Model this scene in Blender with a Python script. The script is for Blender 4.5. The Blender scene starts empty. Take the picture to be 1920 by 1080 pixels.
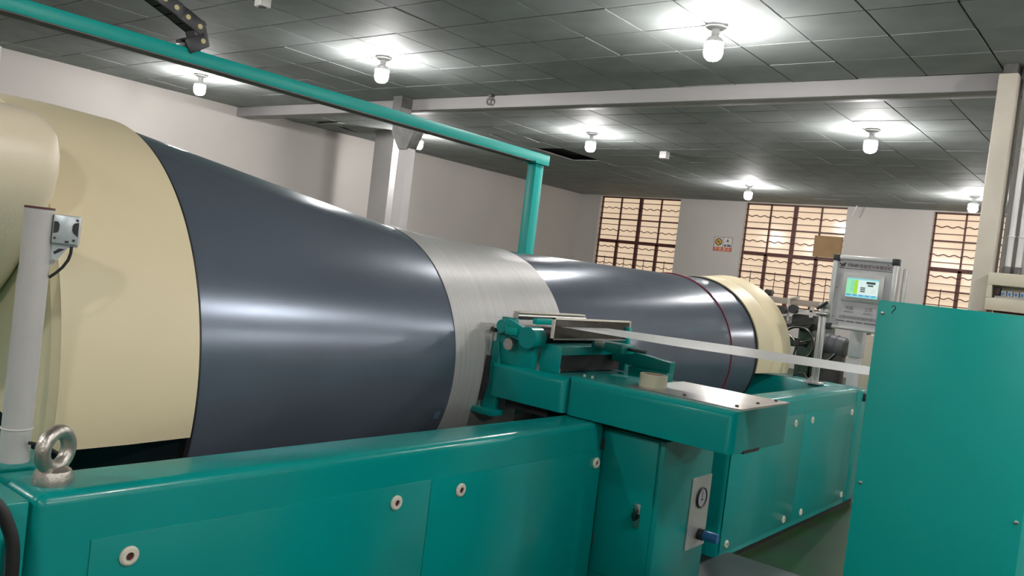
import bpy, bmesh, math, random
from mathutils import Vector, Matrix
random.seed(7)
scene = bpy.context.scene
C = scene.collection
R = math.radians

# ------------------------------------------------------------------ camera
CAM = Vector((0.0, 0.0, 1.5))
FPX, YAW, PITCH, ROLL = 1569.67, 0.678076, -0.026712, 0.119387
fw = Vector((-math.sin(YAW) * math.cos(PITCH), math.cos(YAW) * math.cos(PITCH), math.sin(PITCH)))
r0 = Vector((math.cos(YAW), math.sin(YAW), 0))
u0 = r0.cross(fw)
rt = math.cos(ROLL) * r0 + math.sin(ROLL) * u0
up = -math.sin(ROLL) * r0 + math.cos(ROLL) * u0
cd = bpy.data.cameras.new('camera')
cd.sensor_width = 36.0
cd.lens = FPX / 1920 * 36.0
cd.clip_start = 0.05
cam = bpy.data.objects.new('camera', cd)
C.objects.link(cam)
cam.matrix_world = Matrix(((rt.x, up.x, -fw.x, CAM.x), (rt.y, up.y, -fw.y, CAM.y), (rt.z, up.z, -fw.z, CAM.z), (0, 0, 0, 1)))
scene.camera = cam

# ------------------------------------------------------------------ world, exposure, lamp brightness
world = bpy.data.worlds.new('world')
scene.world = world
world.use_nodes = True
world.node_tree.nodes['Background'].inputs[0].default_value = (0.8, 0.85, 1.0, 1)
world.node_tree.nodes['Background'].inputs[1].default_value = 0.02
scene.view_settings.view_transform = 'Standard'
scene.view_settings.look = 'None'
scene.view_settings.exposure = 0.0
scene.view_settings.gamma = 1.0
scene.view_settings.use_curve_mapping = False
BULB = 425.0          # radiance of the bulbs
PANE = 0.60          # radiance of the lit window panes

# ------------------------------------------------------------------ materials
def mat(name, col, rough=0.5, metal=0.0, var=0.0, vscale=4.0, bump=0.0, bscale=60.0, emit=None, estr=0.0,
        spec=0.5, coat=0.0, aniso=0.0, stretch=None, rand=0.0, hue2=None):
    m = bpy.data.materials.new(name)
    m.use_nodes = True
    nt = m.node_tree
    b = nt.nodes['Principled BSDF']
    b.inputs['Base Color'].default_value = (*col, 1)
    b.inputs['Roughness'].default_value = rough
    b.inputs['Metallic'].default_value = metal
    b.inputs['Specular IOR Level'].default_value = spec
    b.inputs['Coat Weight'].default_value = coat
    b.inputs['Coat Roughness'].default_value = 0.08
    b.inputs['Anisotropic'].default_value = aniso
    tc = None
    def coords():
        nonlocal tc
        if tc is None:
            tc = nt.nodes.new('ShaderNodeTexCoord')
            if stretch:
                mp = nt.nodes.new('ShaderNodeMapping')
                mp.inputs['Scale'].default_value = stretch
                nt.links.new(tc.outputs['Object'], mp.inputs['Vector'])
                tc = mp
        return tc.outputs['Vector'] if stretch else tc.outputs['Object']
    if var > 0:
        n = nt.nodes.new('ShaderNodeTexNoise')
        n.inputs['Scale'].default_value = vscale
        n.inputs['Detail'].default_value = 6
        nt.links.new(coords(), n.inputs['Vector'])
        mx = nt.nodes.new('ShaderNodeMix')
        mx.data_type = 'RGBA'
        c2 = hue2 if hue2 else tuple(max(0, c * (1 - var)) for c in col)
        c1 = col if hue2 else tuple(min(1, c * (1 + var * 0.6)) for c in col)
        mx.inputs['A'].default_value = (*c1, 1)
        mx.inputs['B'].default_value = (*c2, 1)
        rp = nt.nodes.new('ShaderNodeMapRange')
        rp.inputs['From Min'].default_value = 0.35
        rp.inputs['From Max'].default_value = 0.68
        nt.links.new(n.outputs['Fac'], rp.inputs['Value'])
        nt.links.new(rp.outputs['Result'], mx.inputs['Factor'])
        out = mx.outputs['Result']
        if rand > 0:
            oi = nt.nodes.new('ShaderNodeObjectInfo')
            mr = nt.nodes.new('ShaderNodeMapRange')
            mr.inputs['To Min'].default_value = 1 - rand
            mr.inputs['To Max'].default_value = 1 + rand
            nt.links.new(oi.outputs['Random'], mr.inputs['Value'])
            hs = nt.nodes.new('ShaderNodeHueSaturation')
            nt.links.new(mr.outputs['Result'], hs.inputs['Value'])
            nt.links.new(out, hs.inputs['Color'])
            out = hs.outputs['Color']
        nt.links.new(out, b.inputs['Base Color'])
    if bump > 0:
        n2 = nt.nodes.new('ShaderNodeTexNoise')
        n2.inputs['Scale'].default_value = bscale
        n2.inputs['Detail'].default_value = 4
        nt.links.new(coords(), n2.inputs['Vector'])
        bp = nt.nodes.new('ShaderNodeBump')
        bp.inputs['Strength'].default_value = bump
        bp.inputs['Distance'].default_value = 0.01
        nt.links.new(n2.outputs['Fac'], bp.inputs['Height'])
        nt.links.new(bp.outputs['Normal'], b.inputs['Normal'])
    if emit:
        b.inputs['Emission Color'].default_value = (*emit, 1)
        b.inputs['Emission Strength'].default_value = estr
    return m

M = {}
M['wall'] = mat('wall_paint', (0.46, 0.435, 0.405), 0.7, var=0.05, vscale=0.7, bump=0.08, bscale=30)
M['wall_far'] = mat('wall_paint_far', (0.50, 0.475, 0.44), 0.7, var=0.05, vscale=0.7, bump=0.08, bscale=30)
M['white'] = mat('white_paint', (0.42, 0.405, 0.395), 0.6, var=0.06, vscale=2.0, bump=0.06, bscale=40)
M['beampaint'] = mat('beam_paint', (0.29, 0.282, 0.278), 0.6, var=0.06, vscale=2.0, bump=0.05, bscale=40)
M['beige'] = mat('beige_paint', (0.52, 0.48, 0.40), 0.5, var=0.10, vscale=3.0)
M['tile'] = mat('ceiling_tile_face', (0.275, 0.295, 0.288), 0.72, spec=0.16, var=0.12, vscale=2.2, rand=0.06, bump=0.05, bscale=25)
M['void'] = mat('ceiling_void', (0.03, 0.03, 0.035), 0.9, var=0.2)
M['floor'] = mat('green_floor', (0.026, 0.075, 0.020), 0.40, var=0.5, vscale=3.0, hue2=(0.038, 0.05, 0.03), bump=0.1)
M['teal'] = mat('teal_paint', (0.0, 0.275, 0.252), 0.26, var=0.05, vscale=1.6, coat=0.1, spec=0.36, bump=0.003, bscale=120)
M['teal_light'] = mat('teal_light_paint', (0.0, 0.36, 0.315), 0.36, spec=0.28, var=0.06, vscale=2.2, bump=0.012, bscale=180)
M['teal_dark'] = mat('teal_inside', (0.0, 0.06, 0.055), 0.55, var=0.2)
M['drum'] = mat('drum_blue', (0.135, 0.162, 0.205), 0.24, metal=0.4, var=0.07, vscale=2.0, bump=0.004, bscale=200, aniso=0.35)
M['cream'] = mat('cream_gelcoat', (0.77, 0.67, 0.44), 0.45, var=0.04, vscale=1.3, bump=0.01, bscale=90)
M['cream_pale'] = mat('cream_pale', (0.80, 0.70, 0.52), 0.36, var=0.04, vscale=1.6, bump=0.10, bscale=140)
M['black'] = mat('black_rubber', (0.012, 0.012, 0.013), 0.5, var=0.2)
M['black_plastic'] = mat('black_plastic', (0.03, 0.03, 0.033), 0.4, var=0.2, vscale=20)
M['pin'] = mat('yellow_pin', (0.62, 0.56, 0.27), 0.5, var=0.05)
M['steel'] = mat('steel', (0.55, 0.54, 0.51), 0.28, metal=1.0, var=0.1, vscale=8, bump=0.02, bscale=120)
M['cast'] = mat('zinc_steel', (0.50, 0.47, 0.42), 0.36, metal=0.9, var=0.25, vscale=30, bump=0.15, bscale=120)
M['mirror'] = mat('dark_steel', (0.16, 0.15, 0.14), 0.22, metal=1.0, var=0.2, vscale=20)
M['alu'] = mat('aluminium', (0.62, 0.62, 0.60), 0.38, metal=0.6, var=0.06, vscale=10)
M['panel'] = mat('panel_grey', (0.50, 0.50, 0.51), 0.45, var=0.05, vscale=6)
M['nylon'] = mat('white_nylon', (0.72, 0.68, 0.57), 0.5, var=0.08, vscale=40)
M['yarn'] = mat('white_yarn', (0.47, 0.465, 0.445), 0.38, metal=0.12, var=0.16, vscale=3.0, bump=0.25, bscale=6.0, stretch=(1.0, 90.0, 1.0), spec=0.6)
M['sheet'] = mat('yarn_sheet', (0.78, 0.77, 0.75), 0.38, metal=0.1, var=0.10, vscale=3.0, bump=0.2, bscale=5.0, stretch=(1.0, 90.0, 1.0))
M['red'] = mat('red_thread', (0.22, 0.01, 0.03), 0.5, var=0.1)
M['winframe'] = mat('rust_brown', (0.085, 0.022, 0.015), 0.5, var=0.35, vscale=12)
M['pane'] = mat('lit_frosted_pane', (0.45, 0.36, 0.28), 0.12, var=0.10, vscale=2.0, emit=(1.0, 0.76, 0.53), estr=PANE)
M['card'] = mat('cardboard', (0.30, 0.19, 0.09), 0.8, var=0.1)
M['bulb'] = mat('bulb_glow', (1, 1, 1), 0.4, emit=(1.0, 0.965, 0.955), estr=BULB)
M['lampwhite'] = mat('lamp_plastic', (0.80, 0.80, 0.79), 0.4, var=0.05)
M['galv'] = mat('grey_metal', (0.12, 0.12, 0.115), 0.5, metal=0.3, var=0.3, vscale=7)
M['tape'] = mat('tape_cream', (0.66, 0.63, 0.47), 0.3, var=0.05, vscale=10)
M['card_core'] = mat('tape_core', (0.40, 0.33, 0.22), 0.8, var=0.1)
M['pvcwhite'] = mat('white_plastic', (0.62, 0.61, 0.585), 0.35, var=0.05, vscale=6)
M['postwhite'] = mat('grey_white_tube', (0.50, 0.485, 0.465), 0.32, var=0.05, vscale=6)
M['sensor'] = mat('sensor_metal', (0.55, 0.62, 0.64), 0.3, metal=0.3, var=0.08, vscale=30)
M['blue'] = mat('blue_plastic', (0.02, 0.16, 0.42), 0.35, var=0.08)
M['sticker'] = mat('blue_sticker', (0.24, 0.38, 0.50), 0.5, var=0.1)
M['plate'] = mat('grey_plate', (0.16, 0.165, 0.165), 0.45, metal=0.2, var=0.15, vscale=5)
M['ink'] = mat('black_ink', (0.02, 0.018, 0.02), 0.6, var=0.1)
M['ink_red'] = mat('dark_red_ink', (0.10, 0.025, 0.03), 0.6, var=0.1)
M['greyink'] = mat('grey_ink', (0.16, 0.155, 0.155), 0.6, var=0.1)
M['signwhite'] = mat('sign_white', (0.62, 0.60, 0.57), 0.5, var=0.04)
M['signred'] = mat('sign_red', (0.55, 0.13, 0.06), 0.5, var=0.05)
M['signyellow'] = mat('sign_yellow', (0.62, 0.36, 0.06), 0.5, var=0.05)
M['loomgreen'] = mat('loom_green', (0.022, 0.055, 0.035), 0.5, var=0.3, vscale=8)
M['loomdark'] = mat('loom_dark', (0.025, 0.025, 0.022), 0.5, var=0.4, vscale=10)
M['wood'] = mat('pale_wood', (0.42, 0.35, 0.29), 0.6, var=0.15, vscale=4)
M['brown'] = mat('brown_wood', (0.20, 0.10, 0.055), 0.6, var=0.2, vscale=6)
M['motor'] = mat('motor_grey', (0.10, 0.105, 0.115), 0.45, var=0.15, vscale=8)
M['cloth'] = mat('white_cloth', (0.62, 0.60, 0.54), 0.8, var=0.06, vscale=10)
M['creambox'] = mat('cream_box', (0.56, 0.52, 0.40), 0.5, var=0.06)
def emi(name, col, s=0.85):
    return mat(name, (0.02, 0.02, 0.02), 0.15, var=0.02, emit=col, estr=s)
M['scr_white'] = emi('screen_white', (0.80, 0.98, 0.93))
M['scr_green'] = emi('screen_green', (0.36, 0.92, 0.52))
M['scr_lime'] = emi('screen_lime', (0.42, 0.85, 0.05))
M['scr_cyan'] = emi('screen_cyan', (0.30, 0.78, 0.85))
M['scr_blue'] = emi('screen_blue', (0.10, 0.42, 0.72))
M['scr_dark'] = emi('screen_dark', (0.05, 0.07, 0.08))
M['scr_pink'] = emi('screen_pink', (0.85, 0.62, 0.66))

# ------------------------------------------------------------------ mesh helpers
class B:
    def __init__(s):
        s.bm = bmesh.new()
    def box(s, x0, x1, y0, y1, z0, z1, r=0.0, seg=2, which=None):
        t = bmesh.new()
        bmesh.ops.create_cube(t, size=1.0)
        for v in t.verts:
            v.co = Vector(((x0 + x1) / 2 + v.co.x * (x1 - x0), (y0 + y1) / 2 + v.co.y * (y1 - y0), (z0 + z1) / 2 + v.co.z * (z1 - z0)))
        if r > 0:
            es = [e for e in t.edges if which is None or which((e.verts[0].co + e.verts[1].co) / 2, (e.verts[1].co - e.verts[0].co).normalized())]
            bmesh.ops.bevel(t, geom=es, offset=r, segments=seg, profile=0.5, affect='EDGES')
        return s.merge(t)
    def merge(s, t):
        me = bpy.data.meshes.new('tmp')
        t.to_mesh(me); t.free()
        s.bm.from_mesh(me)
        bpy.data.meshes.remove(me)
        return s
    def cyl(s, p, q, r, r2=None, n=24, cap=True):
        p, q = Vector(p), Vector(q)
        d = q - p
        t = bmesh.new()
        bmesh.ops.create_cone(t, cap_ends=cap, segments=n, radius1=r, radius2=r if r2 is None else r2, depth=d.length)
        t.transform(Matrix.Translation((p + q) / 2) @ d.to_track_quat('Z', 'Y').to_matrix().to_4x4())
        return s.merge(t)
    def lathe(s, o, axis, prof, n=48, a0=0.0, a1=360.0, ref=None, close=True):
        """prof: list of (along, radius); revolved about axis through o. close joins last point to first."""
        o, axis = Vector(o), Vector(axis).normalized()
        e1 = Vector(ref) if ref else axis.orthogonal().normalized()
        e2 = axis.cross(e1)
        full = abs(a1 - a0) >= 359.9
        k = n if full else n + 1
        rings = []
        for i in range(k):
            a = R(a0 + (a1 - a0) * i / n)
            d = e1 * math.cos(a) + e2 * math.sin(a)
            rings.append([s.bm.verts.new(o + axis * t + d * rr) for t, rr in prof])
        m = len(prof)
        for i in range(n if full else n):
            A, Bq = rings[i], rings[(i + 1) % k]
            for j in range(m if close else m - 1):
                j2 = (j + 1) % m
                try:
                    s.bm.faces.new((A[j], A[j2], Bq[j2], Bq[j]))
                except ValueError:
                    pass
        if not full and close:
            s.bm.faces.new(rings[0][::-1]); s.bm.faces.new(rings[-1])
        return s
    def tube(s, pts, r, n=10, cap=True):
        pts = [Vector(p) for p in pts]
        rings = []
        nrm = None
        for i, p in enumerate(pts):
            d = (pts[min(i + 1, len(pts) - 1)] - pts[max(i - 1, 0)]).normalized()
            if nrm is None:
                nrm = d.orthogonal().normalized()
            nrm = (nrm - d * nrm.dot(d)).normalized()
            b = d.cross(nrm)
            rings.append([s.bm.verts.new(p + (nrm * math.cos(2 * math.pi * k / n) + b * math.sin(2 * math.pi * k / n)) * r) for k in range(n)])
        for i in range(len(pts) - 1):
            for k in range(n):
                s.bm.faces.new((rings[i][k], rings[i][(k + 1) % n], rings[i + 1][(k + 1) % n], rings[i + 1][k]))
        if cap:
            s.bm.faces.new(rings[0][::-1]); s.bm.faces.new(rings[-1])
        return s
    def prism(s, pts, axis, a, b, r=0.0, seg=3):
        """polygon pts in the two other axes (in xyz order), extruded along axis from a to b"""
        def mk(u, v, w):
            return {'x': (w, u, v), 'y': (u, w, v), 'z': (u, v, w)}[axis]
        t = bmesh.new()
        A = [t.verts.new(mk(u, v, a)) for u, v in pts]
        Bv = [t.verts.new(mk(u, v, b)) for u, v in pts]
        n = len(pts)
        t.faces.new(A); t.faces.new(Bv[::-1])
        for i in range(n):
            t.faces.new((A[i], Bv[i], Bv[(i + 1) % n], A[(i + 1) % n]))
        bmesh.ops.recalc_face_normals(t, faces=t.faces)
        if r > 0:
            es = [e for e in t.edges if (e.verts[0] in A) == (e.verts[1] in A)]
            bmesh.ops.bevel(t, geom=es, offset=r, segments=seg, profile=0.5, affect='EDGES')
        return s.merge(t)
    def torus(s, c, axis, R1, r2, n=40, m=14):
        c, axis = Vector(c), Vector(axis).normalized()
        return s.lathe(c, axis, [(r2 * math.sin(2 * math.pi * k / m), R1 + r2 * math.cos(2 * math.pi * k / m)) for k in range(m)], n=n)
    def xf(s, mtx):
        s.bm.transform(mtx)
        return s

def finish(me, b, ang=35):
    bmesh.ops.recalc_face_normals(b.bm, faces=b.bm.faces)
    b.bm.to_mesh(me); b.bm.free()
    for p in me.polygons:
        p.use_smooth = True
    me.set_sharp_from_angle(angle=R(ang))

def obj(name, b, m, parent=None, ang=35, label=None, kind=None):
    me = bpy.data.meshes.new(name)
    finish(me, b, ang)
    me.materials.append(M[m] if isinstance(m, str) else m)
    return link(name, me, parent, label, kind)

def link(name, me, parent=None, label=None, kind=None):
    o = bpy.data.objects.new(name, me)
    C.objects.link(o)
    if parent is not None:
        o.parent = parent
        w = world_of(parent)
        o.matrix_parent_inverse = w.inverted()
    if label: o['label'] = label
    if kind: o['kind'] = kind
    return o

def world_of(o):
    m = Matrix.Translation(o.location) @ o.rotation_euler.to_matrix().to_4x4()
    if o.parent:
        m = world_of(o.parent) @ o.matrix_parent_inverse @ m
    return m

def tag(o, label, cat, group=None, kind=None):
    o['label'] = label; o['category'] = cat
    if group: o['group'] = group
    if kind: o['kind'] = kind
    return o

def thing(name, loc, label, cat, group=None, kind=None):
    o = bpy.data.objects.new(name, None)
    o.empty_display_size = 0.1
    C.objects.link(o)
    o.location = loc
    return tag(o, label, cat, group, kind)

def struct(name, b, m, parent=None, label=None):
    o = obj(name, b, m, parent)
    o['kind'] = 'structure'
    if label: o['label'] = label
    return o

def copy_tree(o, parent=None):
    c = o.copy()
    C.objects.link(c)
    c.parent = parent
    for ch in [x for x in bpy.data.objects if x.parent == o]:
        copy_tree(ch, c)
    return c

def text_mesh(body, size, width=None):
    cu = bpy.data.curves.new('writing', 'FONT')
    cu.body = body; cu.size = size; cu.extrude = 0.0004
    cu.resolution_u = 2
    t = bpy.data.objects.new('writing', cu)
    C.objects.link(t)
    dg = bpy.context.evaluated_depsgraph_get(); dg.update()
    me = bpy.data.meshes.new_from_object(t.evaluated_get(dg))
    bpy.data.objects.remove(t); bpy.data.curves.remove(cu)
    if width:
        xs = [v.co.x for v in me.vertices]
        k = width / max(1e-6, max(xs) - min(xs))
        for v in me.vertices: v.co.x = (v.co.x - min(xs)) * k
    return me

# ------------------------------------------------------------------ room shell
XL, XR, YF, YB, ZC = -12.65, 5.5, 18.1, -5.0, 3.58
TX, TY = 0.597, 0.608          # ceiling grid
GX, GY = -3.19, 6.047          # one grid crossing

struct('floor', B().box(XL - .2, XR + .2, YB - .2, YF + .3, -.2, 0.0), 'floor')
struct('wall_left', B().box(XL - .2, XL, YB - .2, YF + .3, 0, 4.0), 'wall')
struct('wall_right', B().box(XR, XR + .2, YB - .2, YF + .3, 0, 4.0), 'wall')
struct('wall_front', B().box(XL, XR, YB - .2, YB, 0, 4.0), 'wall')
WIN = [(-12.02, -9.72), (-8.07, -5.80), (-4.12, -1.85), (-0.17, 2.10)]
WZ0, WZ1 = 1.30, 3.56
w = B()
xs = [XL] + [v for a in WIN for v in a] + [XR]
for i in range(0, len(xs), 2):
    w.box(xs[i], xs[i + 1], YF, YF + .28, 0, 4.0)
for a, b_ in WIN:
    w.box(a, b_, YF, YF + .28, 0, WZ0)
    w.box(a, b_, YF, YF + .28, WZ1, 4.0)
struct('wall_back', w, 'wall_far')
ceil = struct('ceiling', B().box(XL - .2, XR + .2, YB - .2, YF + .3, ZC + .09, ZC + .25), 'void')

# ceiling tiles: the 300 that show largest are objects, the rest one part
def in_view(x, y, z):
    d = Vector((x, y, z)) - CAM
    t = d.dot(fw)
    if t < 0.3: return False
    return abs(d.dot(rt) / t) < 0.70 and abs(d.dot(up) / t) < 0.42
holes = set()
def cell(x, y): return (math.floor((x - GX) / TX), math.floor((y - GY) / TY))
for p in [(-8.80, 11.8), (-8.80, 12.4)]: holes.add(cell(*p))
loose = {cell(-11.75, 9.2): (0.10, -0.02), cell(-11.75, 9.8): (-0.09, 0.03), cell(-8.85, 10.8): (-0.05, 0.03)}
cells = []
for i in range(math.floor((XL - GX) / TX), math.ceil((XR - GX) / TX)):
    for j in range(math.floor((YB - GY) / TY), math.ceil((YF - GY) / TY)):
        if (i, j) in holes: continue
        x0, x1 = max(XL, GX + i * TX), min(XR, GX + (i + 1) * TX)
        y0, y1 = max(YB, GY + j * TY), min(YF, GY + (j + 1) * TY)
        if x1 - x0 < .03 or y1 - y0 < .03: continue
        cells.append((i, j, x0, x1, y0, y1))
full = bpy.data.meshes.new('ceiling_tile')
finish(full, B().box(-TX / 2 + .007, TX / 2 - .007, -TY / 2 + .007, TY / 2 - .007, 0, .014))
full.materials.append(M['tile'])
def tkey(c_):
    x, y = (c_[2] + c_[3]) / 2, (c_[4] + c_[5]) / 2
    return (Vector((x, y, ZC)) - CAM).length if in_view(x, y, ZC) else 1e6 + abs(x) + abs(y)
cells.sort(key=tkey)
rest = B()
for k, (i, j, x0, x1, y0, y1) in enumerate(cells):
    x, y = (x0 + x1) / 2, (y0 + y1) / 2
    a, b_ = loose.get((i, j), (random.gauss(0, .0022), random.gauss(0, .0022)))
    dz = random.uniform(0, .004)
    if k < 300 and (x1 - x0) > .55 and (y1 - y0) > .55:
        o = link('ceiling_tile', full, ceil)
        o.location = (x, y, ZC + dz); o.rotation_euler = (a, b_, 0)
    else:
        t = B().box(-(x1 - x0) / 2 + .005, (x1 - x0) / 2 - .005, -(y1 - y0) / 2 + .005, (y1 - y0) / 2 - .005, 0, .014)
        t.xf(Matrix.Translation((x, y, ZC + dz)) @ Matrix.Rotation(a, 4, 'X') @ Matrix.Rotation(b_, 4, 'Y'))
        rest.merge(t.bm)
obj('ceiling_tile_field', rest, 'tile', ceil, kind='stuff')

# white cross beam under the ceiling
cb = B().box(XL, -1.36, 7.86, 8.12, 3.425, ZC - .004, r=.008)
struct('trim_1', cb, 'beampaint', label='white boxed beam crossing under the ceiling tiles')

# windows
def window(n, xa, xb):
    y = YF + .13
    f = B()
    t = .028
    f.box(xa, xa + t, y - .02, y + .02, WZ0, WZ1).box(xb - t, xb, y - .02, y + .02, WZ0, WZ1)
    f.box(xa, xb, y - .02, y + .02, WZ1 - t, WZ1).box(xa, xb, y - .02, y + .02, WZ0, WZ0 + t)
    win = obj('window_%d' % n, f, 'winframe')
    win['kind'] = 'structure'
    W = xb - xa
    zt = 2.43
    obj('transom', B().box(xa, xb, y - .03, y + .03, zt - .04, zt + .04), 'winframe', win)
    xm = xa + W / 2
    obj('mullion', B().box(xm - .04, xm + .04, y - .035, y + .035, WZ0, WZ1), 'winframe', win)
    for q in (.25, .75):
        xq = xa + W * q
        obj('muntin', B().box(xq - .015, xq + .015, y - .02, y + .02, zt, WZ1), 'winframe', win)
        obj('mullion', B().box(xq - .034, xq + .034, y - .03, y + .03, WZ0, zt), 'winframe', win)
    step = (WZ1 - zt) / 8
    for k in range(1, 8):
        z = WZ1 - step * k
        bars(win, xa, xb, y, z, 'wavy' if k in (2, 6) else ('thick' if k == 4 else 'thin'))
    for k, kd in ((1, 'wavy'), (2, 'thin'), (3, 'thick'), (4, 'wavy2'), (5, 'thin'), (6, 'thin')):
        z = zt - step * k
        bars(win, xa, xb, y, z, kd)
    for q in (.125, .375, .625, .875):
        xq = xa + W * q
        obj('spike', B().cyl((xq, y - .05, WZ0), (xq, y - .05, zt - step * 2.75), .009, n=8), 'winframe', win)
    # glass panes
    xe = [xa, xa + W * .25, xm, xa + W * .75, xb]
    for q in range(4):
        for z0, z1 in ((WZ0, zt), (zt, WZ1 - step * 4), (WZ1 - step * 4, WZ1)):
            obj('pane', B().box(xe[q] + .012, xe[q + 1] - .012, y + .03, y + .036, z0 + .012, z1 - .012), 'pane', win)
def bars(win, xa, xb, y, z, kd):
    if kd.startswith('wavy'):
        n = 64
        pts = [(xa + (xb - xa) * i / n, y - .05, z + .017 * math.sin(i / n * 2 * math.pi * 11.5)) for i in range(n + 1)]
        obj('wavy_bar', B().tube(pts, .010, n=6), 'winframe', win)
    else:
        r = {'thin': .008, 'thick': .016}[kd]
        obj('bar', B().box(xa, xb, y - .055, y - .04, z - r, z + r), 'winframe', win)
for n, (a, b_) in enumerate(WIN): window(n + 1, a, b_)
tag(obj('cardboard_sheet', B().box(-6.43, -5.83, YF + .045, YF + .06, 2.475, 2.93), 'card'),
    'brown cardboard sheet standing in the corner of the middle window', 'cardboard')

# ------------------------------------------------------------------ ceiling lamps
def lamp(x, y, label):
    t = thing('ceiling_lamp', (x, y, ZC), label, 'lamp', 'bare bulbs on the ceiling')
    o = (x, y, ZC)
    obj('ceiling_rose', B().lathe(o, (0, 0, -1), [(0, 0.001), (0, .085), (.012, .085), (.03, .06), (.034, .001)], n=32), 'lampwhite', t)
    obj('socket', B().lathe(o, (0, 0, -1), [(.03, .001), (.03, .032), (.075, .032), (.08, .026), (.095, .026), (.095, .001)], n=24), 'lampwhite', t)
    b = obj('bulb_collar', B().lathe(o, (0, 0, -1), [(.085, .001), (.085, .028), (.098, .050), (.115, .066), (.138, .074), (.138, .001)], n=32), 'lampwhite', t)
    obj('bulb', B().lathe(o, (0, 0, -1), [(.139, .001), (.139, .074), (.215, .076), (.25, .066), (.272, .042), (.28, .001)], n=32), 'bulb', t)
    return t
LAMPS = [
    (-10.78, 6.10, 'glowing bare bulb under the teal overhead beam, nearest the left wall'),
    (-7.06, 6.08, 'glowing bare bulb on the ceiling above the blue drum, before the white beam'),
    (-3.14, 6.07, 'largest glowing bare bulb, near the top of the ceiling view'),
    (-10.62, 10.15, 'glowing bare bulb half behind the grey column bracket'),
    (-7.09, 10.24, 'glowing bare bulb next to the opening left by a missing ceiling tile'),
    (-3.09, 10.16, 'glowing bare bulb beyond the white beam, nearest the right column'),
    (-6.82, 15.35, 'far glowing bare bulb above the middle window'),
    (-3.00, 15.75, 'far glowing bare bulb above the right window'),
]
for x, y, l in LAMPS: lamp(x, y, l)
k = 0
for x in (-10.8, -7.1, -3.14, .8, 4.4):
    for y in (-2.1, 2.0, 6.1, 10.2, 15.5):
        if any(abs(x - a) < 1 and abs(y - b_) < 1 for a, b_, _ in LAMPS): continue
        if (x, y) in ((-10.8, 15.5), (-3.14, 2.0), (-10.8, 2.0)): continue
        k += 1
        lamp(x, y, 'bare bulb of the same ceiling rows, outside the picture')

# ------------------------------------------------------------------ columns, pillar, conduits, breaker box
t = thing('steel_column', (-8.3, 7.72, 0), 'white column under the beam with dark flared steel bracket', 'column')
obj('shaft', B().box(-8.44, -8.25, 7.70, 7.85, 0, 2.90, r=.02), 'white', t)
obj('flared_bracket', B().prism([(-8.58, 3.24), (-8.16, 3.24), (-8.16, 3.09), (-8.26, 2.87), (-8.42, 2.87), (-8.58, 3.09)], 'y', 7.68, 7.858), 'galv', t)
obj('neck', B().box(-8.60, -8.43, 7.66, 7.855, 3.24, ZC), 'galv', t)
obj('bolt', B().cyl((-8.24, 7.665, 3.16), (-8.24, 7.682, 3.16), .03, n=6), 'brown', t)
tag(obj('pillar', B().box(-11.44, -10.95, 9.87, 10.12, 0, ZC - .003, r=.01), 'white'),
    'wide white square pillar standing behind the steel column', 'pillar')
t = thing('beam_post', (-1.32, 7.7, 0), 'slim beige post carrying the right end of the white beam', 'column')
obj('shaft', B().box(-1.39, -1.25, 7.60, 7.84, 0, 3.50, r=.01), 'beige', t)
obj('steel_stub', B().box(-1.365, -1.265, 7.62, 7.82, 3.50, ZC), 'galv', t)
tag(obj('pillar', B().box(-1.22, -.40, 7.68, 8.25, 0, ZC - .003, r=.01), 'white'),
    'white pillar at the right edge carrying pipes and the breaker box', 'pillar')
for i, x in enumerate((-1.155, -1.085)):
    t = thing('conduit', (x, 7.65, 1.9), ['left of two white conduit pipes above the breaker box', 'right of two white conduit pipes above the breaker box'][i], 'pipe', 'conduit pipes on the pillar')
    obj('pipe', B().cyl((x, 7.655, 1.96), (x, 7.655, ZC), .022, n=16), 'pvcwhite', t)
    for z in (2.2, 2.9):
        obj('clip', B().torus((x, 7.655, z), (0, 0, 1), .024, .006, n=16, m=6), 'pvcwhite', t)
    obj('gland', B().cyl((x, 7.655, 1.90), (x, 7.655, 1.96), .03, n=16), 'galv', t)
t = thing('breaker_box', (-1.0, 7.6, 1.58), 'cream breaker box with a row of switches on the right pillar', 'breaker box')
bx = B().box(-1.26, -.62, 7.52, 7.68, 1.80, 1.90, r=.008).box(-1.26, -.62, 7.52, 7.68, 1.60, 1.70, r=.008)
bx.box(-1.26, -1.225, 7.52, 7.68, 1.70, 1.80).box(-.66, -.62, 7.52, 7.68, 1.70, 1.80).box(-1.23, -.65, 7.64, 7.68, 1.69, 1.81)
obj('housing', bx, 'creambox', t)
obj('mounting_rail', B().box(-1.21, -.68, 7.60, 7.645, 1.70, 1.725), 'alu', t)
for i in range(11):
    x = -1.19 + i * .043
    m_ = 'signwhite' if i in range(1, 8) else 'black_plastic'
    bk = obj('breaker', B().box(x - .018, x + .018, 7.575, 7.64, 1.722, 1.785 if i == 0 else 1.765, r=.003), m_, t)
    obj('toggle', B().box(x - .008, x + .008, 7.56, 7.576, 1.73, 1.75), 'ink_red' if i == 0 else 'blue', bk)
tag(obj('wooden_shelf', B().box(-1.28, -.6, 7.42, 7.68, 1.555, 1.585, r=.004), 'brown'),
    'brown wooden shelf board under the breaker box', 'shelf')
# pipe on the left wall
t = thing('wall_pipe', (-12.58, 4.2, 0), 'thin grey vertical pipe on the left wall', 'pipe')
obj('pipe', B().cyl((-12.58, 4.22, 0), (-12.58, 4.22, ZC), .035, n=14), 'pvcwhite', t)
for z in (1.0, 2.0, 3.0):
    obj('clip', B().torus((-12.58, 4.22, z), (0, 0, 1), .038, .01, n=16, m=6), 'galv', t)

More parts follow.
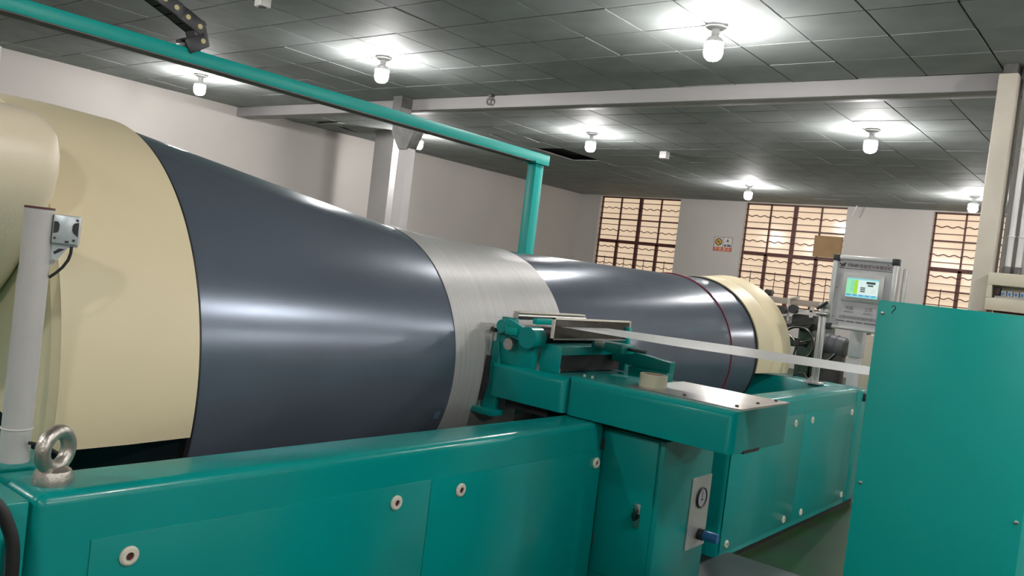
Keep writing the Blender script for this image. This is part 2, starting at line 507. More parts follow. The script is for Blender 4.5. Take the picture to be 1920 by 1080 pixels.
# small things on the ceiling
def jbox(x, y, s, h, label, hole):
    t = thing('junction_box', (x, y, ZC), label, 'box')
    obj('body', B().box(x - s, x + s, y - s, y + s, ZC - h, ZC + .001, r=.008), 'pvcwhite', t)
    obj('knockout', B().cyl((x, y, ZC - h - .003), (x, y, ZC - h + .004), s * hole, n=20), 'black_plastic', t)
jbox(-6.54, 4.20, .052, .10, 'small pale box stub hanging at the top of the ceiling', .72)
jbox(-6.70, 11.75, .06, .11, 'small white box on the ceiling between two bulbs', .3)
t = thing('beam_hook', (-7.0, 7.84, 3.5), 'small dark clamp hook on the white ceiling beam', 'hook')
obj('ring', B().torus((-7.0, 7.80, 3.49), (0, 1, 0), .035, .012, n=20, m=8), 'galv', t)
obj('shank', B().cyl((-7.0, 7.80, 3.52), (-7.0, 7.80, 3.58), .01, n=8), 'galv', t)
obj('plate', B().box(-7.03, -6.97, 7.795, 7.858, 3.555, 3.572), 'galv', t)
tag(obj('hanging_rod', B().cyl((-5.55, 17.9, 3.60), (-5.62, 17.9, 3.38), .014, n=10).cyl((-5.62, 17.9, 3.38), (-5.62, 17.9, 3.36), .02, n=10), 'pvcwhite'),
    'short white rod hanging from the ceiling right of the middle window', 'rod')

# wall sign
t = thing('wall_sign', (-8.5, 18.09, 2.4), 'no smoking and danger warning sign with red strip on the far wall', 'sign')
sy = YF - .012
obj('board', B().box(-8.725, -8.275, sy, YF - .001, 2.40, 2.735), 'signwhite', t)
obj('red_strip', B().box(-8.72, -8.28, sy - .003, sy, 2.405, 2.50), 'signred', t)
obj('divider', B().box(-8.505, -8.497, sy - .003, sy, 2.50, 2.735), 'ink', t)
obj('border', B().box(-8.725, -8.275, sy - .003, sy, 2.727, 2.735).box(-8.725, -8.717, sy - .003, sy, 2.40, 2.735).box(-8.283, -8.275, sy - .003, sy, 2.40, 2.735), 'ink', t)
obj('prohibition_disc', B().cyl((-8.61, sy - .003, 2.618), (-8.61, sy, 2.618), .082, n=32), 'signyellow', t)
obj('prohibition_ring', B().torus((-8.61, sy - .003, 2.618), (0, 1, 0), .078, .009, n=32, m=6), 'ink', t)
obj('prohibition_bar', B().prism([(-8.665, 2.665), (-8.655, 2.675), (-8.555, 2.571), (-8.565, 2.561)], 'y', sy - .007, sy - .003), 'ink', t)
obj('cigarette', B().prism([(-8.66, 2.60), (-8.655, 2.59), (-8.57, 2.64), (-8.575, 2.65)], 'y', sy - .0065, sy - .003), 'ink', t)
obj('warning_triangle', B().prism([(-8.39, 2.695), (-8.425, 2.63), (-8.355, 2.63)], 'y', sy - .003, sy), 'ink', t)
obj('flame_mark', B().prism([(-8.392, 2.67), (-8.405, 2.637), (-8.38, 2.637)], 'y', sy - .006, sy - .003), 'signred', t)
for x, hh in ((-8.455, .04), (-8.425, .05), (-8.375, .055), (-8.34, .06), (-8.31, .04)):
    obj('figure_mark', B().prism([(x - .018, 2.52), (x + .012, 2.52), (x + .006, 2.52 + hh), (x - .01, 2.52 + hh)], 'y', sy - .003, sy), 'ink', t)
for i, ch in enumerate('严禁烟火'):
    me = text_mesh(ch, .075)
    me.materials.append(M['signwhite'])
    o = link('character', me, t)
    o.location = (-8.70 + i * .105, sy - .0045, 2.425); o.rotation_euler = (R(90), 0, 0)
    
# ------------------------------------------------------------------ machine base
FX = -1.825
base = thing('machine_base', (-3.0, 3.7, 0), 'long teal steel bed of the warping machine under the drum', 'machine bed')
edge_f = lambda mid, d: (mid.z > .88 and (abs(mid.x - FX) < .02 or abs(d.x) > .9)) or (abs(d.z) > .9 and abs(mid.x - FX) < .02)
obj('rail', B().box(-1.98, FX, .765, 2.995, .05, .90, r=.028, seg=4, which=edge_f), 'teal', base)
obj('rail', B().box(-1.98, FX, 4.30, 6.47, .05, .90, r=.028, seg=4, which=edge_f), 'teal', base)
obj('end_box', B().box(-4.25, FX, .30, .757, .05, .892, r=.006, seg=2), 'teal', base)
obj('end_deck', B().box(-4.25, -1.982, .765, .91, .05, .898, r=.004), 'teal', base)
obj('end_box', B().box(-4.25, -1.985, 6.476, 6.80, .05, .88, r=.006).box(-1.99, FX, 6.475, 6.80, .05, .88, r=.006), 'teal', base)
obj('rear_rail', B().box(-4.25, -4.10, .915, 6.47, .05, .86, r=.01), 'teal', base)
obj('shade_tray', B().box(-4.09, -1.985, .915, 6.47, .05, .12), 'black', base)  # added tray, its black stands in for the shade inside the bed
obj('skirt', B().box(-4.2, FX - .03, .33, 6.77, .0, .055), 'black', base)
obj('shade_lining', B().box(-1.995, -1.982, .915, 2.99, .12, .87), 'black', base)  # black sheet painting the inner wall as if in deep shade
for a, b_ in ((.892, 1.970), (1.973, 2.985), (4.31, 5.374), (5.377, 6.455)):
    obj('side_panel', B().box(FX - .002, FX + .0035, a, b_, .085, .785, r=.001), 'teal', base)
wm = bpy.data.meshes.new('washer')
finish(wm, B().lathe((0, 0, 0), (1, 0, 0), [(0, .010), (0, .023), (.004, .023), (.008, .018), (.008, .010)], n=28))
wm.materials.append(M['nylon'])
sm = bpy.data.meshes.new('screw')
finish(sm, B().lathe((0, 0, 0), (1, 0, 0), [(0, .0002), (0, .0105), (.003, .0105), (.003, .006), (.001, .006), (.001, .0002)], n=16))
sm.materials.append(M['ink_red'])
for yy in (.982, 1.821, 2.116, 2.947, 4.387, 5.228, 5.528, 6.36):
    for zz in (.732, .122):
        o = link('washer', wm, base); o.location = (FX + .0035, yy, zz)
        s_ = link('screw', sm, o)
        s_.matrix_parent_inverse = Matrix.Identity(4)
# reflective strip clamp at the far end
obj('stop_block', B().box(-1.86, -1.80, 6.60, 6.70, .80, .86, r=.006), 'black_plastic', base)

# ------------------------------------------------------------------ drum
AX, AZ = -3.033, 1.014
drum = thing('warping_drum', (AX, 3.7, AZ), 'huge dark blue-grey steel drum with a tapered near end', 'drum')
prof = [(1.352, .10), (1.352, .808), (1.356, .812), (2.93, .567), (3.0, .5655), (6.09, .5655), (6.09, .10)]
obj('shell', B().lathe((AX, 0, AZ), (0, 1, 0), prof, n=160, ref=(1, 0, 0)), 'drum', drum, ang=25)
obj('shaft', B().cyl((AX, .95, AZ), (AX, 6.75, AZ), .07, n=32), 'steel', drum)
obj('rim_seal', B().lathe((AX, 0, AZ), (0, 1, 0), [(1.336, .79), (1.336, .822), (1.352, .822), (1.352, .79)], n=128, ref=(1, 0, 0)), 'black', drum)
obj('rim_seal', B().lathe((AX, 0, AZ), (0, 1, 0), [(6.055, .55), (6.055, .574), (6.067, .574), (6.067, .55)], n=128, ref=(1, 0, 0)), 'black', drum)
# small blue sticker on the cone (lies on the surface)
def on_drum(y, ang, off=0.0):
    r = (.812 - (y - 1.356) * (.812 - .567) / (2.93 - 1.356) if y < 2.93 else .5655) + off
    return Vector((AX + r * math.cos(R(ang)), y, AZ + r * math.sin(R(ang))))
def patch(y0, y1, a0, a1, off=.0015):
    t = B()
    n = 4
    vs = [[t.bm.verts.new(on_drum(y0 + (y1 - y0) * i / n, a0 + (a1 - a0) * j / n, off)) for j in range(n + 1)] for i in range(n + 1)]
    for i in range(n):
        for j in range(n):
            t.bm.faces.new((vs[i][j], vs[i + 1][j], vs[i + 1][j + 1], vs[i][j + 1]))
    bmesh.ops.solidify(t.bm, geom=t.bm.faces[:], thickness=.001)
    return t
obj('sticker', patch(2.605, 2.650, -20.0, -16.2, .004), 'sticker', drum, label='small blue square sticker')
tag(obj('red_thread', B().torus((AX, 5.613, AZ), (0, 1, 0), .5695, .005, n=128, m=8), 'red'),
    'dark red thread wound once around the far part of the drum', 'thread')
band = [(2.685, .6085), (2.75, .606), (2.85, .597), (2.95, .588), (3.1, .581), (3.3, .577), (3.54, .575), (3.556, .572), (3.556, .567), (3.0, .567), (2.93, .5685), (2.685, .6065)]
tag(obj('yarn_band', B().lathe((AX, 0, AZ), (0, 1, 0), band, n=160, ref=(1, 0, 0)), 'yarn', ang=40),
    'shining white band of yarn wound around the drum', 'yarn')

# ------------------------------------------------------------------ cream hoods
def hood(name, prof_out, th, label, m_, cat='hood'):
    t = thing(name, (AX, prof_out[0][0], AZ - .13), label, cat)
    p = prof_out + [(a, r - th) for a, r in prof_out[::-1]]
    return t, p
t, p = hood('drum_hood', [(.95, .838), (1.15, .836), (1.343, .826)], .012, 'large cream curved hood over the near end of the drum', 'cream')
obj('curved_sheet', B().lathe((AX, 0, AZ), (0, 1, 0), p, n=96, a0=-189, a1=8.8, ref=(1, 0, 0)), 'cream', t)
obj('end_wall', B().lathe((AX, 0, AZ), (0, 1, 0), [(.935, .12), (.935, .815), (.95, .836), (.965, .836), (.965, .12)], n=96, a0=-189, a1=8.8, ref=(1, 0, 0)), 'cream', t)
for a in (-30, -90, -150):
    P = Vector((AX + .838 * math.cos(R(a)), 1.31, AZ - .838 * math.sin(R(a))))
far, p = hood('drum_hood', [(6.073, .580), (6.30, .588), (6.335, .592), (6.35, .586), (6.365, .594), (6.62, .618)], .010, 'small cream curved hood over the far end of the drum', 'cream')
obj('curved_sheet', B().lathe((AX, 0, AZ), (0, 1, 0), p, n=96, a0=-190, a1=10, ref=(1, 0, 0)), 'cream', far)
obj('end_wall', B().lathe((AX, 0, AZ), (0, 1, 0), [(6.60, .10), (6.60, .610), (6.625, .610), (6.625, .10)], n=96, a0=-190, a1=10, ref=(1, 0, 0)), 'cream', far)
lobe = [(-2.62, 1.752), (-2.52, 1.764), (-2.41, 1.760), (-2.33, 1.742), (-2.272, 1.705), (-2.243, 1.655), (-2.238, 1.59), (-2.258, 1.53), (-2.30, 1.47),
        (-2.38, 1.385), (-2.47, 1.30), (-2.60, 1.20), (-2.80, 1.12), (-3.1, 1.08), (-3.45, 1.16), (-3.72, 1.36), (-3.80, 1.60), (-3.62, 1.72), (-3.2, 1.76), (-2.9, 1.755)]
tag(obj('moulded_cover', B().prism(lobe, 'y', .60, .932, r=.055, seg=5), 'cream_pale', ang=60),
    'pale glossy moulded cover with rounded edge at the left of the drum hood', 'cover')

# ------------------------------------------------------------------ overhead gantry with cable chain
g = thing('overhead_gantry', (-3.99, 2.9, 0), 'long teal overhead beam on a slim teal post behind the drum', 'gantry')
obj('beam', B().box(-4.03, -3.95, .45, 5.18, 2.307, 2.376, r=.004), 'teal_light', g)
obj('underside_strip', B().box(-4.045, -3.949, .45, 5.18, 2.301, 2.307), 'galv', g)  # dark grey strip covering the underside of the beam
obj('post', B().box(-4.03, -3.95, 5.015, 5.115, .12, 2.295, r=.004), 'teal_light', g)
obj('post', B().box(-4.03, -3.95, .50, .60, .895, 2.295, r=.004), 'teal_light', g)
obj('head_plate', B().box(-4.05, -3.93, 4.985, 5.145, 2.293, 2.308), 'teal_light', g)
obj('head_plate', B().box(-4.05, -3.93, .47, .63, 2.293, 2.308), 'teal_light', g)
ch = thing('cable_chain', (-3.99, 2.2, 2.376), 'black cable drag chain with yellow pins on the overhead beam', 'cable chain')
path = [(2.165, 2.392), (2.220, 2.427), (2.195, 2.492), (2.129, 2.519), (2.065, 2.546), (2.005, 2.568), (1.942, 2.590), (1.876, 2.605), (1.808, 2.614)] + [(1.808 - .069 * i, 2.614) for i in range(1, 17)]
for i in range(len(path) - 1):
    (y0, z0), (y1, z1) = path[i], path[i + 1]
    d = Vector((0, y1 - y0, z1 - z0)); L = d.length; d.normalize()
    n_ = Vector((0, -d.z, d.y))
    c_ = Vector((-3.985, (y0 + y1) / 2, (z0 + z1) / 2))
    mtx = Matrix(((1, 0, 0, c_.x), (0, d.y, n_.y, c_.y), (0, d.z, n_.z, c_.z), (0, 0, 0, 1)))
    k1 = .034 if i % 2 else .037
    lk = B().box(-k1 - .008, -k1, -L / 2 - .026, L / 2 + .026, -.036, .036, r=.005)
    lk.box(k1, k1 + .008, -L / 2 - .026, L / 2 + .026, -.036, .036, r=.005)
    lk.box(-.036, .036, -L * .42, L * .42, .026, .034).box(-.036, .036, -L * .42, L * .42, -.034, -.026)
    o = obj('chain_link', lk.xf(mtx), 'black_plastic', ch)
    obj('pin', B().cyl((-3.9435, y1, z1), (-3.936, y1, z1), .0125, n=16), 'pin', o)
obj('foot', B().box(-4.03, -3.95, 2.13, 2.22, 2.376, 2.40, r=.003), 'black_plastic', ch)
obj('end_bracket', B().box(-4.03, -3.95, .66, .74, 2.376, 2.60, r=.003), 'galv', ch)

# ------------------------------------------------------------------ eye bolt, sensor post, hose
e = thing('eye_bolt', (-1.905, .832, .90), 'thick zinc lifting eye bolt on the near end of the teal bed', 'eye bolt')
obj('collar', B().lathe((-1.905, .832, .90), (0, 0, 1), [(0, .001), (0, .042), (.012, .043), (.030, .036), (.038, .024), (.038, .001)], n=40), 'cast', e)
ring = B().torus((0, 0, .074), (0, 1, 0), .040, .0165, n=48, m=20)
obj('ring', ring.xf(Matrix.Translation((-1.905, .832, .90)) @ Matrix.Rotation(R(-62), 4, 'Z')), 'cast', e)

sp = thing('sensor_post', (-2.09, .82, .898), 'grey-white round post with a small sensor standing on the bed end', 'post')
obj('tube', B().cyl((-2.09, .82, .898), (-2.09, .82, 1.50), .031, n=40), 'postwhite', sp)
obj('sleeve', B().cyl((-2.09, .82, .898), (-2.09, .82, 1.345), .0325, n=40), 'postwhite', sp)
obj('tube_cap', B().cyl((-2.09, .82, 1.50), (-2.09, .82, 1.505), .032, n=40), 'ink_red', sp)
obj('cable_tie', B().torus((-2.09, .82, .985), (0, 0, 1), .033, .002, n=40, m=6), 'signwhite', sp)
obj('foot_plate', B().box(-2.15, -2.03, .77, .90, .898, .906, r=.002), 'teal', sp)
# sensor box facing the operator side, turned like the photo
sx = Vector((-2.09, .82, 0)) + Vector((.385, .92, 0)) * .060
def turn(b): return b.xf(Matrix.Translation((sx.x, sx.y, 0)) @ Matrix.Rotation(R(62), 4, 'Z'))
sb = obj('sensor_housing', turn(B().box(-.028, .028, -.022, .022, 1.425, 1.492, r=.003)), 'sensor', sp)
obj('side_slot', turn(B().prism([(-.026, 1.448), (-.016, 1.451), (-.014, 1.458), (-.014, 1.470), (-.018, 1.476), (-.026, 1.476)], 'y', -.0235, -.021)), 'black_plastic', sb)
obj('side_slot', turn(B().prism([(.026, 1.444), (.016, 1.452), (.013, 1.458), (.013, 1.470), (.017, 1.476), (.026, 1.478)], 'y', -.0235, -.021)), 'black_plastic', sb)
for px, pz in ((.022, 1.483), (-.022, 1.437), (.018, 1.435)):
    obj('hole', turn(B().cyl((px, -.0235, pz), (px, -.021, pz), .003, n=10)), 'black_plastic', sb)
obj('tag', turn(B().box(.000, .008, -.0235, -.021, 1.428, 1.433)), 'black_plastic', sb)
br = obj('bracket', turn(B().prism([(-.03, 1.425), (.026, 1.425), (.026, 1.419), (.006, 1.416), (-.022, 1.372), (-.03, 1.372)], 'y', -.003, .003)), 'sensor', sp)
obj('slot', turn(B().prism([(-.020, 1.398), (.000, 1.412), (-.012, 1.413), (-.024, 1.403)], 'y', -.0045, -.002)), 'black_plastic', br)
obj('bolt', turn(B().cyl((-.021, -.008, 1.382), (-.021, -.003, 1.382), .005, n=6)), 'steel', br)
cp = [(.014, 1.42), (.014, 1.405), (.010, 1.388), (.000, 1.370), (-.012, 1.356), (-.026, 1.343)]
obj('cable', turn(B().tube([(a, -.010, z) for a, z in cp], .0035, n=8)), 'black', sp)
obj('lower_cable', B().tube([(-2.055, .835, .955), (-2.03, .86, .952), (-2.005, .885, .935), (-1.995, .895, .905)], .004, n=8), 'black', sp)
hz = thing('black_hose', (-1.79, .68, .3), 'black flexible hose hanging at the lower left corner', 'hose')
def smooth(pts, n=6):
    pts = [Vector(p) for p in pts]; out = []
    for i in range(len(pts) - 1):
        a, b_, c1, d = pts[max(i - 1, 0)], pts[i], pts[i + 1], pts[min(i + 2, len(pts) - 1)]
        for k in range(n):
            t = k / n
            out.append(.5 * (2 * b_ + (c1 - a) * t + (2 * a - 5 * b_ + 4 * c1 - d) * t * t + (3 * b_ - a - 3 * c1 + d) * t ** 3))
    return out + [pts[-1]]
obj('hose', B().tube(smooth([(-1.80, .60, .93), (-1.785, .668, .915), (-1.775, .700, .86), (-1.77, .712, .80), (-1.77, .712, .70), (-1.772, .700, .55), (-1.775, .68, .3), (-1.78, .66, .02)]), .013, n=14), 'black', hz)
obj('clamp_plate', B().box(-1.822, -1.812, .715, .735, .55, .822, r=.002), 'galv', hz)
obj('screw', B().cyl((-1.812, .727, .812), (-1.806, .727, .812), .005, n=10), 'steel', hz)

# ------------------------------------------------------------------ winding carriage
w = thing('winding_carriage', (-1.85, 3.2, 0), 'teal winding carriage with long table arm reaching over the bed', 'carriage')
near_top = lambda mid, d: (mid.z > 1.0 and abs(d.x) > .9 and mid.y < 3.0) or (abs(d.z) > .9 and (mid.y < 3.0 or mid.x > -1.3))
obj('table_cover', B().box(-2.42, -1.993, 2.915, 3.46, .905, 1.058, r=.034, seg=5, which=near_top), 'teal', w)
obj('table_cover', B().box(-1.989, -1.235, 2.915, 3.46, .905, 1.066, r=.034, seg=5, which=near_top), 'teal', w)
tp = obj('steel_top_plate', B().box(-1.73, -1.238, 2.965, 3.455, 1.066, 1.072), 'steel', w)
for (bx_, by_) in ((-1.28, 3.02), (-1.28, 3.22), (-1.28, 3.41), (-1.5, 3.02)):
    obj('bolt', B().cyl((bx_, by_, 1.072), (bx_, by_, 1.077), .007, n=8), 'black_plastic', tp)
for (bx_, by_) in ((-2.1, 3.0), (-1.96, 2.995), (-1.92, 2.995)):
    obj('bolt', B().cyl((bx_, by_, 1.056), (bx_, by_, 1.076), .006, n=8), 'nylon', w)
obj('drain_slot', B().box(-1.30, -1.232, 3.02, 3.17, .900, .912), 'black', w)
obj('cabinet_body', B().box(-2.0, -1.555, 3.025, 3.49, .02, .872, r=.006), 'teal', w)
obj('plinth', B().box(-1.99, -1.57, 3.03, 3.48, .0, .06), 'black', w)
obj('slide_block', B().box(-2.05, -1.60, 3.06, 3.44, .872, .906), 'black', w)
obj('linear_rail', B().box(-2.30, -2.20, 2.98, 4.25, .80, .857), 'mirror', base)
obj('rail_carrier', B().box(-2.36, -2.12, 2.98, 3.42, .858, .906), 'black_plastic', w)
dr = obj('door', B().box(-1.835, -1.578, 3.008, 3.026, .268, .868, r=.004), 'teal', w)
for zz in (.80, .40):
    obj('hinge', B().cyl((-1.838, 3.006, zz - .025), (-1.838, 3.006, zz + .025), .011, n=10), 'black_plastic', dr)
lt = obj('latch', B().box(-1.652, -1.622, 3.001, 3.009, .505, .602, r=.003), 'steel', dr)
obj('latch_lever', B().cyl((-1.637, 2.992, .555), (-1.637, 3.004, .555), .016, n=16).box(-1.645, -1.629, 2.984, 2.994, .535, .585, r=.003), 'mirror', lt)
for yy in (3.18, 3.26):
    obj('bolt', B().cyl((-1.60, yy, .889), (-1.585, yy, .889), .011, n=12), 'steel', w)
gp = obj('gauge_plate', B().box(-1.556, -1.551, 3.305, 3.487, .376, .69), 'alu', w)
obj('gauge_face', B().cyl((-1.551, 3.402, .596), (-1.546, 3.402, .596), .041, n=40), 'panel', gp)
obj('gauge_ring', B().torus((-1.547, 3.402, .596), (1, 0, 0), .042, .005, n=48, m=10), 'black_plastic', gp)
obj('gauge_needle', B().box(-1.5465, -1.545, 3.400, 3.404, .588, .625).box(-1.5465, -1.545, 3.39, 3.414, .585, .590), 'ink', gp)
obj('knob_collar', B().cyl((-1.551, 3.425, .432), (-1.528, 3.425, .432), .026, n=32), 'black_plastic', gp)
obj('regulator_knob', B().lathe((-1.528, 3.425, .432), (1, 0, 0), [(0, .001), (0, .020), (.004, .022), (.060, .022), (.066, .018), (.066, .001)], n=32), 'blue', gp, label='blue plastic regulator knob')
# winding head
obj('side_plate', B().box(-2.43, -2.20, 2.945, 2.972, 1.056, 1.19, r=.004).box(-2.41, -2.33, 2.945, 2.972, 1.18, 1.265, r=.004), 'teal', w)
obj('side_plate', B().box(-2.43, -2.08, 3.52, 3.547, 1.056, 1.27, r=.004), 'teal', w)
obj('pivot_lever', B().prism([(-2.40, 1.235), (-2.34, 1.262), (-2.22, 1.222), (-2.19, 1.20), (-2.20, 1.165), (-2.26, 1.17), (-2.39, 1.20)], 'y', 2.905, 2.942, r=.006), 'teal', w)
obj('pivot_boss', B().cyl((-2.215, 2.895, 1.195), (-2.215, 2.975, 1.195), .048, n=32), 'teal', w)
obj('pivot_boss', B().cyl((-2.37, 2.90, 1.225), (-2.37, 2.95, 1.225), .03, n=24), 'teal', w)
obj('link_block', B().box(-2.335, -2.275, 2.885, 2.912, 1.195, 1.228, r=.003), 'teal_light', w)
obj('hex_knob', B().cyl((-2.325, 2.905, 1.150), (-2.325, 2.945, 1.150), .028, n=8), 'cast', w)
rl = obj('guide_roller', B().cyl((-2.352, 2.972, 1.276), (-2.352, 3.52, 1.276), .017, n=28), 'steel', w)
obj('guide_strip', B().box(-2.375, -2.335, 2.98, 3.51, 1.290, 1.297, r=.001), 'nylon', w)
obj('guide_bar', B().box(-2.26, -2.235, 2.98, 3.52, 1.252, 1.278, r=.003), 'teal_light', w)
obj('measuring_roller', B().cyl((-2.25, 2.975, 1.20), (-2.25, 3.52, 1.20), .040, n=32), 'black_plastic', w)
pl = obj('reed_plate', B().box(-2.104, -2.098, 2.92, 3.545, 1.208, 1.296), 'mirror', w)
obj('plate_rim', B().box(-2.106, -2.092, 2.915, 3.55, 1.292, 1.299), 'nylon', pl)
obj('plate_rim', B().box(-2.106, -2.092, 2.915, 3.55, 1.203, 1.210), 'steel', pl)
obj('plate_rim', B().box(-2.106, -2.092, 2.915, 2.921, 1.203, 1.299), 'nylon', pl)
obj('plate_rim', B().box(-2.106, -2.092, 3.544, 3.55, 1.203, 1.299), 'nylon', pl)
obj('head_beam', B().box(-2.19, -2.09, 2.975, 3.52, 1.135, 1.175, r=.004), 'teal', w)
obj('slot_housing', B().box(-2.17, -2.10, 2.99, 3.50, 1.062, 1.133), 'black', w)
obj('slot_end_plate', B().box(-2.19, -2.085, 2.973, 2.988, 1.058, 1.175, r=.003), 'teal', w)
obj('cross_arm', B().prism([(-2.24, 1.125), (-2.24, 1.172), (-2.05, 1.172), (-1.79, 1.147), (-1.79, 1.098), (-2.0, 1.10)], 'y', 3.425, 3.475, r=.003), 'teal', w)
obj('arm_foot', B().box(-1.99, -1.79, 3.40, 3.47, 1.064, 1.10, r=.003), 'teal', w)
obj('adjust_block', B().box(-2.09, -1.93, 3.22, 3.34, 1.165, 1.205, r=.004), 'teal', w)
obj('adjust_sleeve', B().cyl((-2.06, 3.21, 1.195), (-2.02, 3.21, 1.195), .016, n=20), 'alu', w)
obj('adjust_rod', B().cyl((-1.93, 3.28, 1.187), (-1.84, 3.28, 1.187), .008, n=12), 'mirror', w)
obj('hang_arm', B().prism([(-2.465, .83), (-2.375, .83), (-2.375, 1.02), (-2.40, 1.15), (-2.445, 1.15), (-2.43, .96)], 'y', 2.93, 2.952, r=.003), 'teal', w)
obj('hang_foot', B().box(-2.47, -2.34, 2.87, 2.96, .822, .848, r=.004), 'teal', w)
obj('gas_spring', B().cyl((-2.440, 2.90, .88), (-2.42, 2.90, 1.085), .011, n=16), 'black', w)
obj('spring_rod', B().cyl((-2.42, 2.90, 1.085), (-2.412, 2.90, 1.20), .005, n=12).cyl((-2.443, 2.90, .85), (-2.440, 2.90, .885), .006, n=10), 'steel', w)
obj('spring_eye', B().cyl((-2.412, 2.89, 1.205), (-2.412, 2.945, 1.205), .012, n=16), 'black_plastic', w)

# yarn sheet from the right to the drum
sec = [(-.66, 1.282, 2.925, 3.39), (-.75, 1.280, 2.925, 3.39), (-.9, 1.278, 2.92, 3.385), (-1.5, 1.270, 2.87, 3.42), (-2.05, 1.300, 2.955, 3.34), (-2.30, 1.299, 2.99, 3.40), (-2.352, 1.299, 2.99, 3.45), (-2.44, 1.27, 2.99, 3.49)]
sec[4] = (-2.088, 1.262, 2.955, 3.33)
sec = sec[:5]
ys = B()
vs = []
for (x, z, y0, y1) in sec:
    vs.append([ys.bm.verts.new((x, y0 + (y1 - y0) * k / 8, z)) for k in range(9)])
for i in range(len(vs) - 1):
    for k in range(8):
        ys.bm.faces.new((vs[i][k], vs[i + 1][k], vs[i + 1][k + 1], vs[i][k + 1]))
bmesh.ops.solidify(ys.bm, geom=ys.bm.faces[:], thickness=.0025)
tag(obj('yarn_sheet', ys, 'sheet'), 'flat white sheet of yarn running from the winding head to the right', 'yarn')
tr = thing('tape_roll', (-1.675, 3.06, 1.072), 'cream roll of adhesive tape lying on the carriage table', 'tape')
obj('tape', B().lathe((-1.675, 3.075, 1.072), (0, 0, 1), [(0, .042), (0, .057), (.052, .057), (.052, .042)], n=48), 'tape', tr)
obj('core', B().lathe((-1.675, 3.075, 1.072), (0, 0, 1), [(0, .039), (0, .042), (.052, .042), (.052, .039)], n=48), 'card_core', tr)

# ------------------------------------------------------------------ tall teal cabinet at the right, foot plate
c_ = thing('tall_cabinet', (-.456, 2.6, 0), 'tall flat teal cabinet standing at the right front', 'cabinet')
obj('body', B().box(-.655, -.257, 2.404, 3.46, .0, 1.526, r=.006), 'teal_light', c_)
obj('yarn_slot', B().box(-.659, -.654, 2.88, 3.43, 1.26, 1.30), 'black_plastic', c_)
obj('front_panel', B().box(-.655, -.257, 2.398, 2.405, .03, 1.526, r=.002), 'teal_light', c_)
for x, z in ((-.640, 1.492), (-.640, 1.026), (-.270, 1.022), (-.270, 1.492), (-.640, .5), (-.270, .5)):
    obj('screw', B().lathe((x, 2.398, z), (0, -1, 0), [(0, .001), (0, .0055), (.002, .005), (.003, .003), (.003, .001)], n=16), 'steel', c_)
mk = [(-.6195, 1.5115), (-.616, 1.5145), (-.611, 1.5135), (-.6095, 1.509), (-.612, 1.503), (-.6165, 1.4985), (-.6175, 1.495), (-.6145, 1.4935)]
obj('handwritten_mark', B().tube([(x, 2.3978, z) for x, z in mk], .0011, n=6), 'ink', c_)
tag(obj('foot_plate', B().box(-1.765, -.95, 3.52, 4.28, .085, .12, r=.004).box(-1.70, -1.60, 3.6, 4.2, 0, .086).box(-1.15, -1.05, 3.6, 4.2, 0, .086), 'plate'),
    'grey metal foot plate on the floor beside the teal carriage cabinet', 'platform')

# ------------------------------------------------------------------ control panel
cp_ = thing('control_panel', (-1.9, 6.55, 0), 'grey machine control panel with lit touch screen behind the teal cabinet', 'control panel')
Y0 = 6.50
obj('front_sheet', B().box(-2.10, -1.70, Y0, Y0 + .012, 1.335, 1.845), 'panel', cp_)
obj('back_shell', B().box(-2.11, -1.69, Y0 + .012, Y0 + .16, 1.345, 1.85, r=.008), 'alu', cp_)
obj('frame_rail', B().box(-2.09, -1.71, Y0 - .016, Y0 + .02, 1.843, 1.878, r=.008), 'alu', cp_)
obj('frame_rail', B().box(-2.09, -1.71, Y0 - .016, Y0 + .02, 1.318, 1.345, r=.008), 'alu', cp_)
obj('frame_rail', B().box(-2.135, -2.10, Y0 - .016, Y0 + .02, 1.345, 1.85, r=.008), 'alu', cp_)
obj('frame_rail', B().box(-1.70, -1.665, Y0 - .016, Y0 + .02, 1.345, 1.85, r=.008), 'alu', cp_)
for x in (-2.112, -1.688):
    for z in (1.855, 1.33):
        obj('corner_cap', B().box(x - .026, x + .026, Y0 - .018, Y0 + .03, z - .026, z + .026, r=.008), 'black_plastic', cp_)
obj('side_profile', B().box(-1.655, -1.625, Y0 + .08, Y0 + .12, 1.345, 1.82, r=.004), 'alu', cp_)
bz = obj('screen_bezel', B().box(-2.048, -1.752, Y0 - .012, Y0 + .001, 1.535, 1.748, r=.006), 'alu', cp_)
S0, S1, T0, T1 = -2.015, -1.785, 1.57, 1.713
def scr(name, x0, x1, z0, z1, m_, d=.001):
    X = lambda v: S0 + (S1 - S0) * v
    Zz = lambda v: T0 + (T1 - T0) * v
    obj(name, B().box(X(x0), X(x1), Y0 - .0125 - d, Y0 - .012, Zz(z0), Zz(z1)), m_, bz)
scr('screen', 0, 1, 0, 1, 'scr_white', .0005)
scr('screen_band', 0, .36, .16, .93, 'scr_green', .001)
scr('screen_band', .25, .36, .18, .90, 'scr_lime', .0014)
scr('screen_band', 0, 1, .92, 1, 'scr_cyan', .001)
scr('screen_band', 0, 1, 0, .16, 'scr_cyan', .001)
for k in range(5): scr('screen_button', .03 + k * .195, .17 + k * .195, .07, .15, 'scr_blue', .0014)
scr('screen_readout', .62, .90, .74, .86, 'scr_dark', .0014)
scr('screen_readout', .67, .84, .62, .70, 'scr_dark', .0014)
for k in range(3): scr('screen_readout', .45, .60, .30 + k * .095, .36 + k * .095, 'scr_dark', .0014)
for k in range(6): scr('screen_line', .14, .24, .34 + k * .095, .36 + k * .095, 'scr_blue', .0014)
for k in range(3): scr('screen_line', .78, .92, .28 + k * .08, .30 + k * .08, 'scr_pink', .0014)
